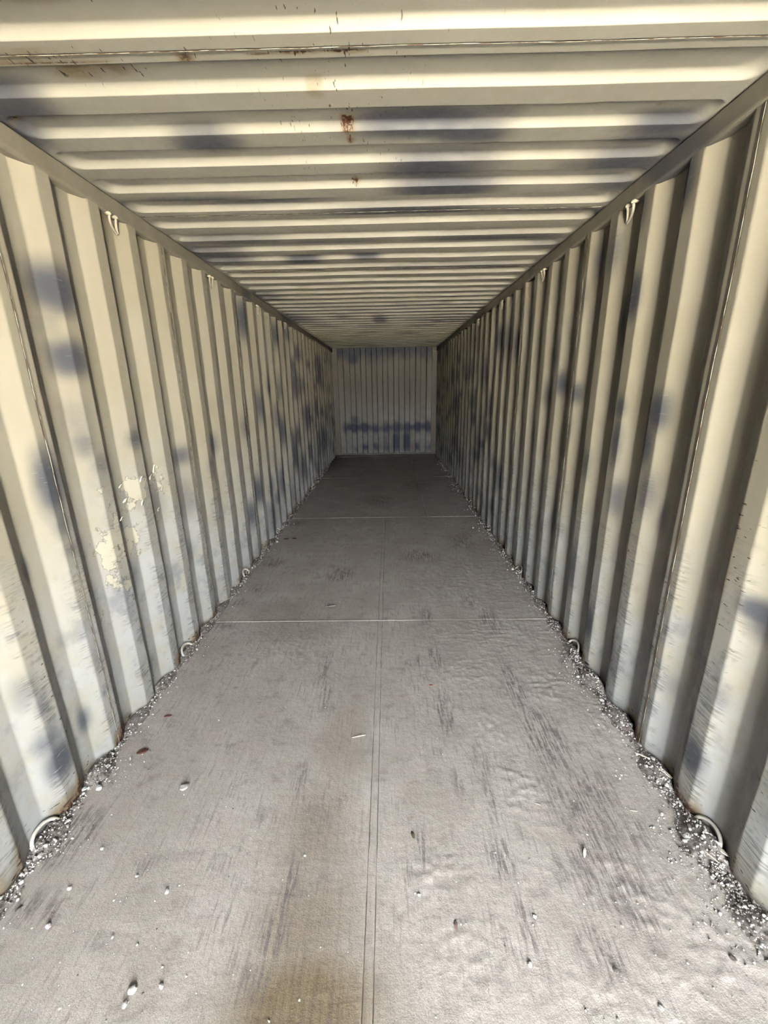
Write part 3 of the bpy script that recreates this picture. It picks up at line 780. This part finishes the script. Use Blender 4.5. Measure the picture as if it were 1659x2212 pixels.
for (px, py, s, k, lab) in [(398, 1700, .0145, 1, 'largest grey stone on the left half of the floor, with a dark shadow'), (286, 2139, .011, 0, 'pale angular stone near the bottom left corner'),
        (361, 1926, .0085, 0, 'bright white pebble alone on the lower left floor'), (150, 1918, .0075, 0, 'white pebble close to the left edge below the dark scrape'), (104, 2000, .008, 0, 'white pebble nearest the bottom left edge of the floor'),
        (221, 1832, .007, 0, 'white pebble beside the dark scrape at the left wall'), (348, 2130, .0075, 0, 'pale pebble just right of the pale angular stone'), (269, 2170, .0075, 1, 'grey pebble below the pale angular stone'),
        (214, 1702, .012, 0, 'white stone at the foot of the left wall gravel heap'), (1145, 2082, .007, 0, 'white pebble with dark shadow on the lower right floor'), (905, 1932, .006, 0, 'small white pebble below the dry olive leaf'),
        (1510, 1833, .011, 0, 'white stone in the gravel beside the right wall ring'), (1560, 1885, .012, 0, 'largest white stone in the gravel at the right wall'), (1330, 2095, .006, 2, 'dark pebble alone on the lower right floor'),
        (1483, 1805, .014, 1, 'lumpy pale clod at the edge of the right gravel heap'), (600, 1163, .012, 1, 'grey pebble far back on the left floor'), (1022, 1140, .013, 0, 'white pebble far back on the right floor')]:
    p = on_z(px, py); pebble(p[0], p[1], s, k, lab, GP)
n = 0
while n < 230:
    px, py = rng.uniform(20, 1640), rng.uniform(1330, 2205)
    p = on_z(px, py)
    if abs(p[0]) > 1.08: continue
    w = .25 + .75 * sstep(-.1, -.8, p[0]) + .55 * sstep(.2, .9, p[0])
    if rng.random() > w: continue
    s = .0021 * math.exp(rng.normal(0, .38))
    kd = int(rng.choice([0, 1, 2], p=[.66, .26, .08]))
    zone = 'by the left wall' if p[0] < -.7 else ('left of the centre joint' if p[0] < 0 else ('right of the centre joint' if p[0] < .7 else 'by the right wall'))
    row = 'nearest part' if p[1] < 1.05 else ('middle part' if p[1] < 1.7 else 'far part')
    pebble(p[0], p[1], s, kd, 'tiny %s pebble on the %s of the floor, %s' % (('pale', 'grey', 'dark')[kd], row, zone), GP); n += 1

def chip(name, px, py, L, Wd, T, mat, label, cat, ang, z=0.0, bend=.1, tilt=0.0, side=None):
    """a tapered irregular splinter or scrap"""
    p = on_z(px, py, z)
    V = []; nn = 7
    for i in range(nn):
        u = i / (nn - 1) - .5
        w = Wd * (1 - (abs(u) * 2) ** 3 * .75) * rng.uniform(.85, 1.1); t = T * (1 - abs(u) * .8)
        zc = bend * L * (.25 - u * u) + T * .5
        for (a, b) in ((-.5, -.5), (.5, -.5), (.5, .5), (-.5, .5)):
            V.append((u * L, a * w, zc + b * t))
    F = [(3, 2, 1, 0), tuple((nn - 1) * 4 + i for i in range(4))]
    for i in range(nn - 1):
        for j in range(4): F.append((i * 4 + j, i * 4 + (j + 1) % 4, (i + 1) * 4 + (j + 1) % 4, (i + 1) * 4 + j))
    o = link(name, mesh_of(name, V, F), mat)
    o.location = (p[0], p[1], z + (fz(p[0], p[1]) if z == 0 else 0)); o.rotation_euler = (0, -tilt, ang)
    tag(o, label, cat)
    return o
R_ = math.radians
chip('bark_chip', 308, 1623, .048, .022, .007, M_BARK, 'dark red-brown bark chip on the floor near the left wall', 'bark', R_(25))
chip('bark_chip', 363, 1546, .036, .012, .005, M_BARK, 'small dark bark chip further back by the left wall', 'bark', R_(15))
chip('wood_splinter', 775, 1590, .062, .0045, .004, M_WOOD, 'thin pale wood splinter beside the centre floor joint', 'splinter', R_(14))
chip('wood_chip', 1263, 1841, .030, .009, .008, M_WOOD, 'short pale wood chip standing out on the dark right scrape', 'wood chip', R_(62), 0, .1, R_(10))
chip('straw', 1369, 1750, .026, .0028, .0025, M_WOOD, 'tiny pale straw on the right floor above the wood chip', 'straw', R_(-8))
chip('straw', 1162, 1736, .020, .0024, .0022, M_WOOD, 'tiny pale straw left of the dark right scrape', 'straw', R_(-20))
chip('dry_leaf', 892, 1802, .026, .012, .0016, M_LEAF, 'small dark olive leaf lying right of the centre joint', 'leaf', R_(100), 0, .25)
chip('dry_leaf', 985, 1998, .026, .011, .0016, M_PLUM, 'small plum brown leaf low in the middle of the floor', 'leaf', R_(85), 0, .3)
chip('paint_chip', 931, 1479, .022, .011, .002, M_RED, 'small red chip on the floor beyond the dry leaves', 'chip', R_(5), 0, .3)
chip('bone_splinter', 1432, 1668, .070, .013, .007, M_WOOD, 'long pale splinter lying in the right gravel between two ribs', 'splinter', R_(-62), .014)
chip('wood_splinter', 1385, 1632, .050, .005, .004, M_WOOD, 'thin pale splinter across the right gravel above the long splinter', 'splinter', R_(-35), .012)
chip('wood_splinter', 1533, 1848, .060, .0045, .004, M_WOOD, 'slender stick leaning in the gravel below the right floor ring', 'stick', R_(-70), .016, .05, R_(8))
chip('wood_splinter', 1556, 1838, .055, .012, .004, M_WOOD, 'broad pale splinter in the gravel below the right floor ring', 'splinter', R_(-52), .018)
chip('straw', 1511, 1786, .036, .003, .003, M_WOOD, 'short pale straw poking up beside the right floor ring', 'straw', R_(38), .018, .02, R_(20))
chip('wood_splinter', 1490, 1790, .030, .010, .006, M_PEEL, 'pale curled scrap at the edge of the right gravel heap', 'scrap', R_(80), .010, .6)
chip('white_flake', 1634, 1990, .036, .022, .003, M_WHITE, 'large white flake by the right wall near the bottom edge', 'flake', R_(-55), .010, .2, R_(12))
chip('white_flake', 1487, 1806, .024, .016, .004, M_WHITE, 'small crumpled white flake beside the lumpy clod', 'flake', R_(20), .006, .4)
chip('rubber_scrap', 1272, 1436, .050, .026, .010, M_BLACK, 'black crumpled scrap in the gravel at the right wall', 'scrap', R_(-50), .018, .3)
chip('rubber_scrap', 1230, 1412, .045, .006, .012, M_BARK, 'thin dark sliver on edge before the second right floor ring', 'sliver', R_(78), .003, .1)
chip('wood_splinter', 1222, 1160, .05, .012, .006, M_BARK, 'dark rusty scrap in the right gravel far back', 'scrap', R_(60), .012)
chip('white_flake', 183, 1705, .020, .014, .004, M_WHITE, 'white flake in the gravel at the near left rib', 'flake', R_(30), .008, .3)
chip('clod', 715, 1308, .07, .03, .006, M_DRIFT, 'flat dust clod on the left floor before the cross joint', 'clod', R_(8), 0, .2)
chip('bark_chip', 618, 1164, .06, .02, .006, M_BARK, 'dark flat chip lying far back on the left floor', 'bark', R_(5))
chip('bark_chip', 636, 1163, .05, .018, .006, M_BARK, 'dark flat chip beside another one far back on the left floor', 'bark', R_(-4))

# ---------------------------------------------------------------- outside the open end
gm = mesh_of('ground', [(-60, -60, -.35), (60, -60, -.35), (60, 60, -.35), (-60, 60, -.35)], [(0, 1, 2, 3)])
tag(link('ground', gm, M_GROUND), 'pale concrete yard outside the open end', 'ground', None, 'structure')
d1 = link('door_light_block', box_mesh('door_light_block', -1.24, -.01, Y_DOOR - .05, Y_DOOR - .005, -.05, 2.42, .004), M_RAIL)  # unseen leaf added to keep daylight off the right wall recesses
tag(d1, 'unseen left steel door leaf, added closed to block light from the left', 'door', None, 'structure')
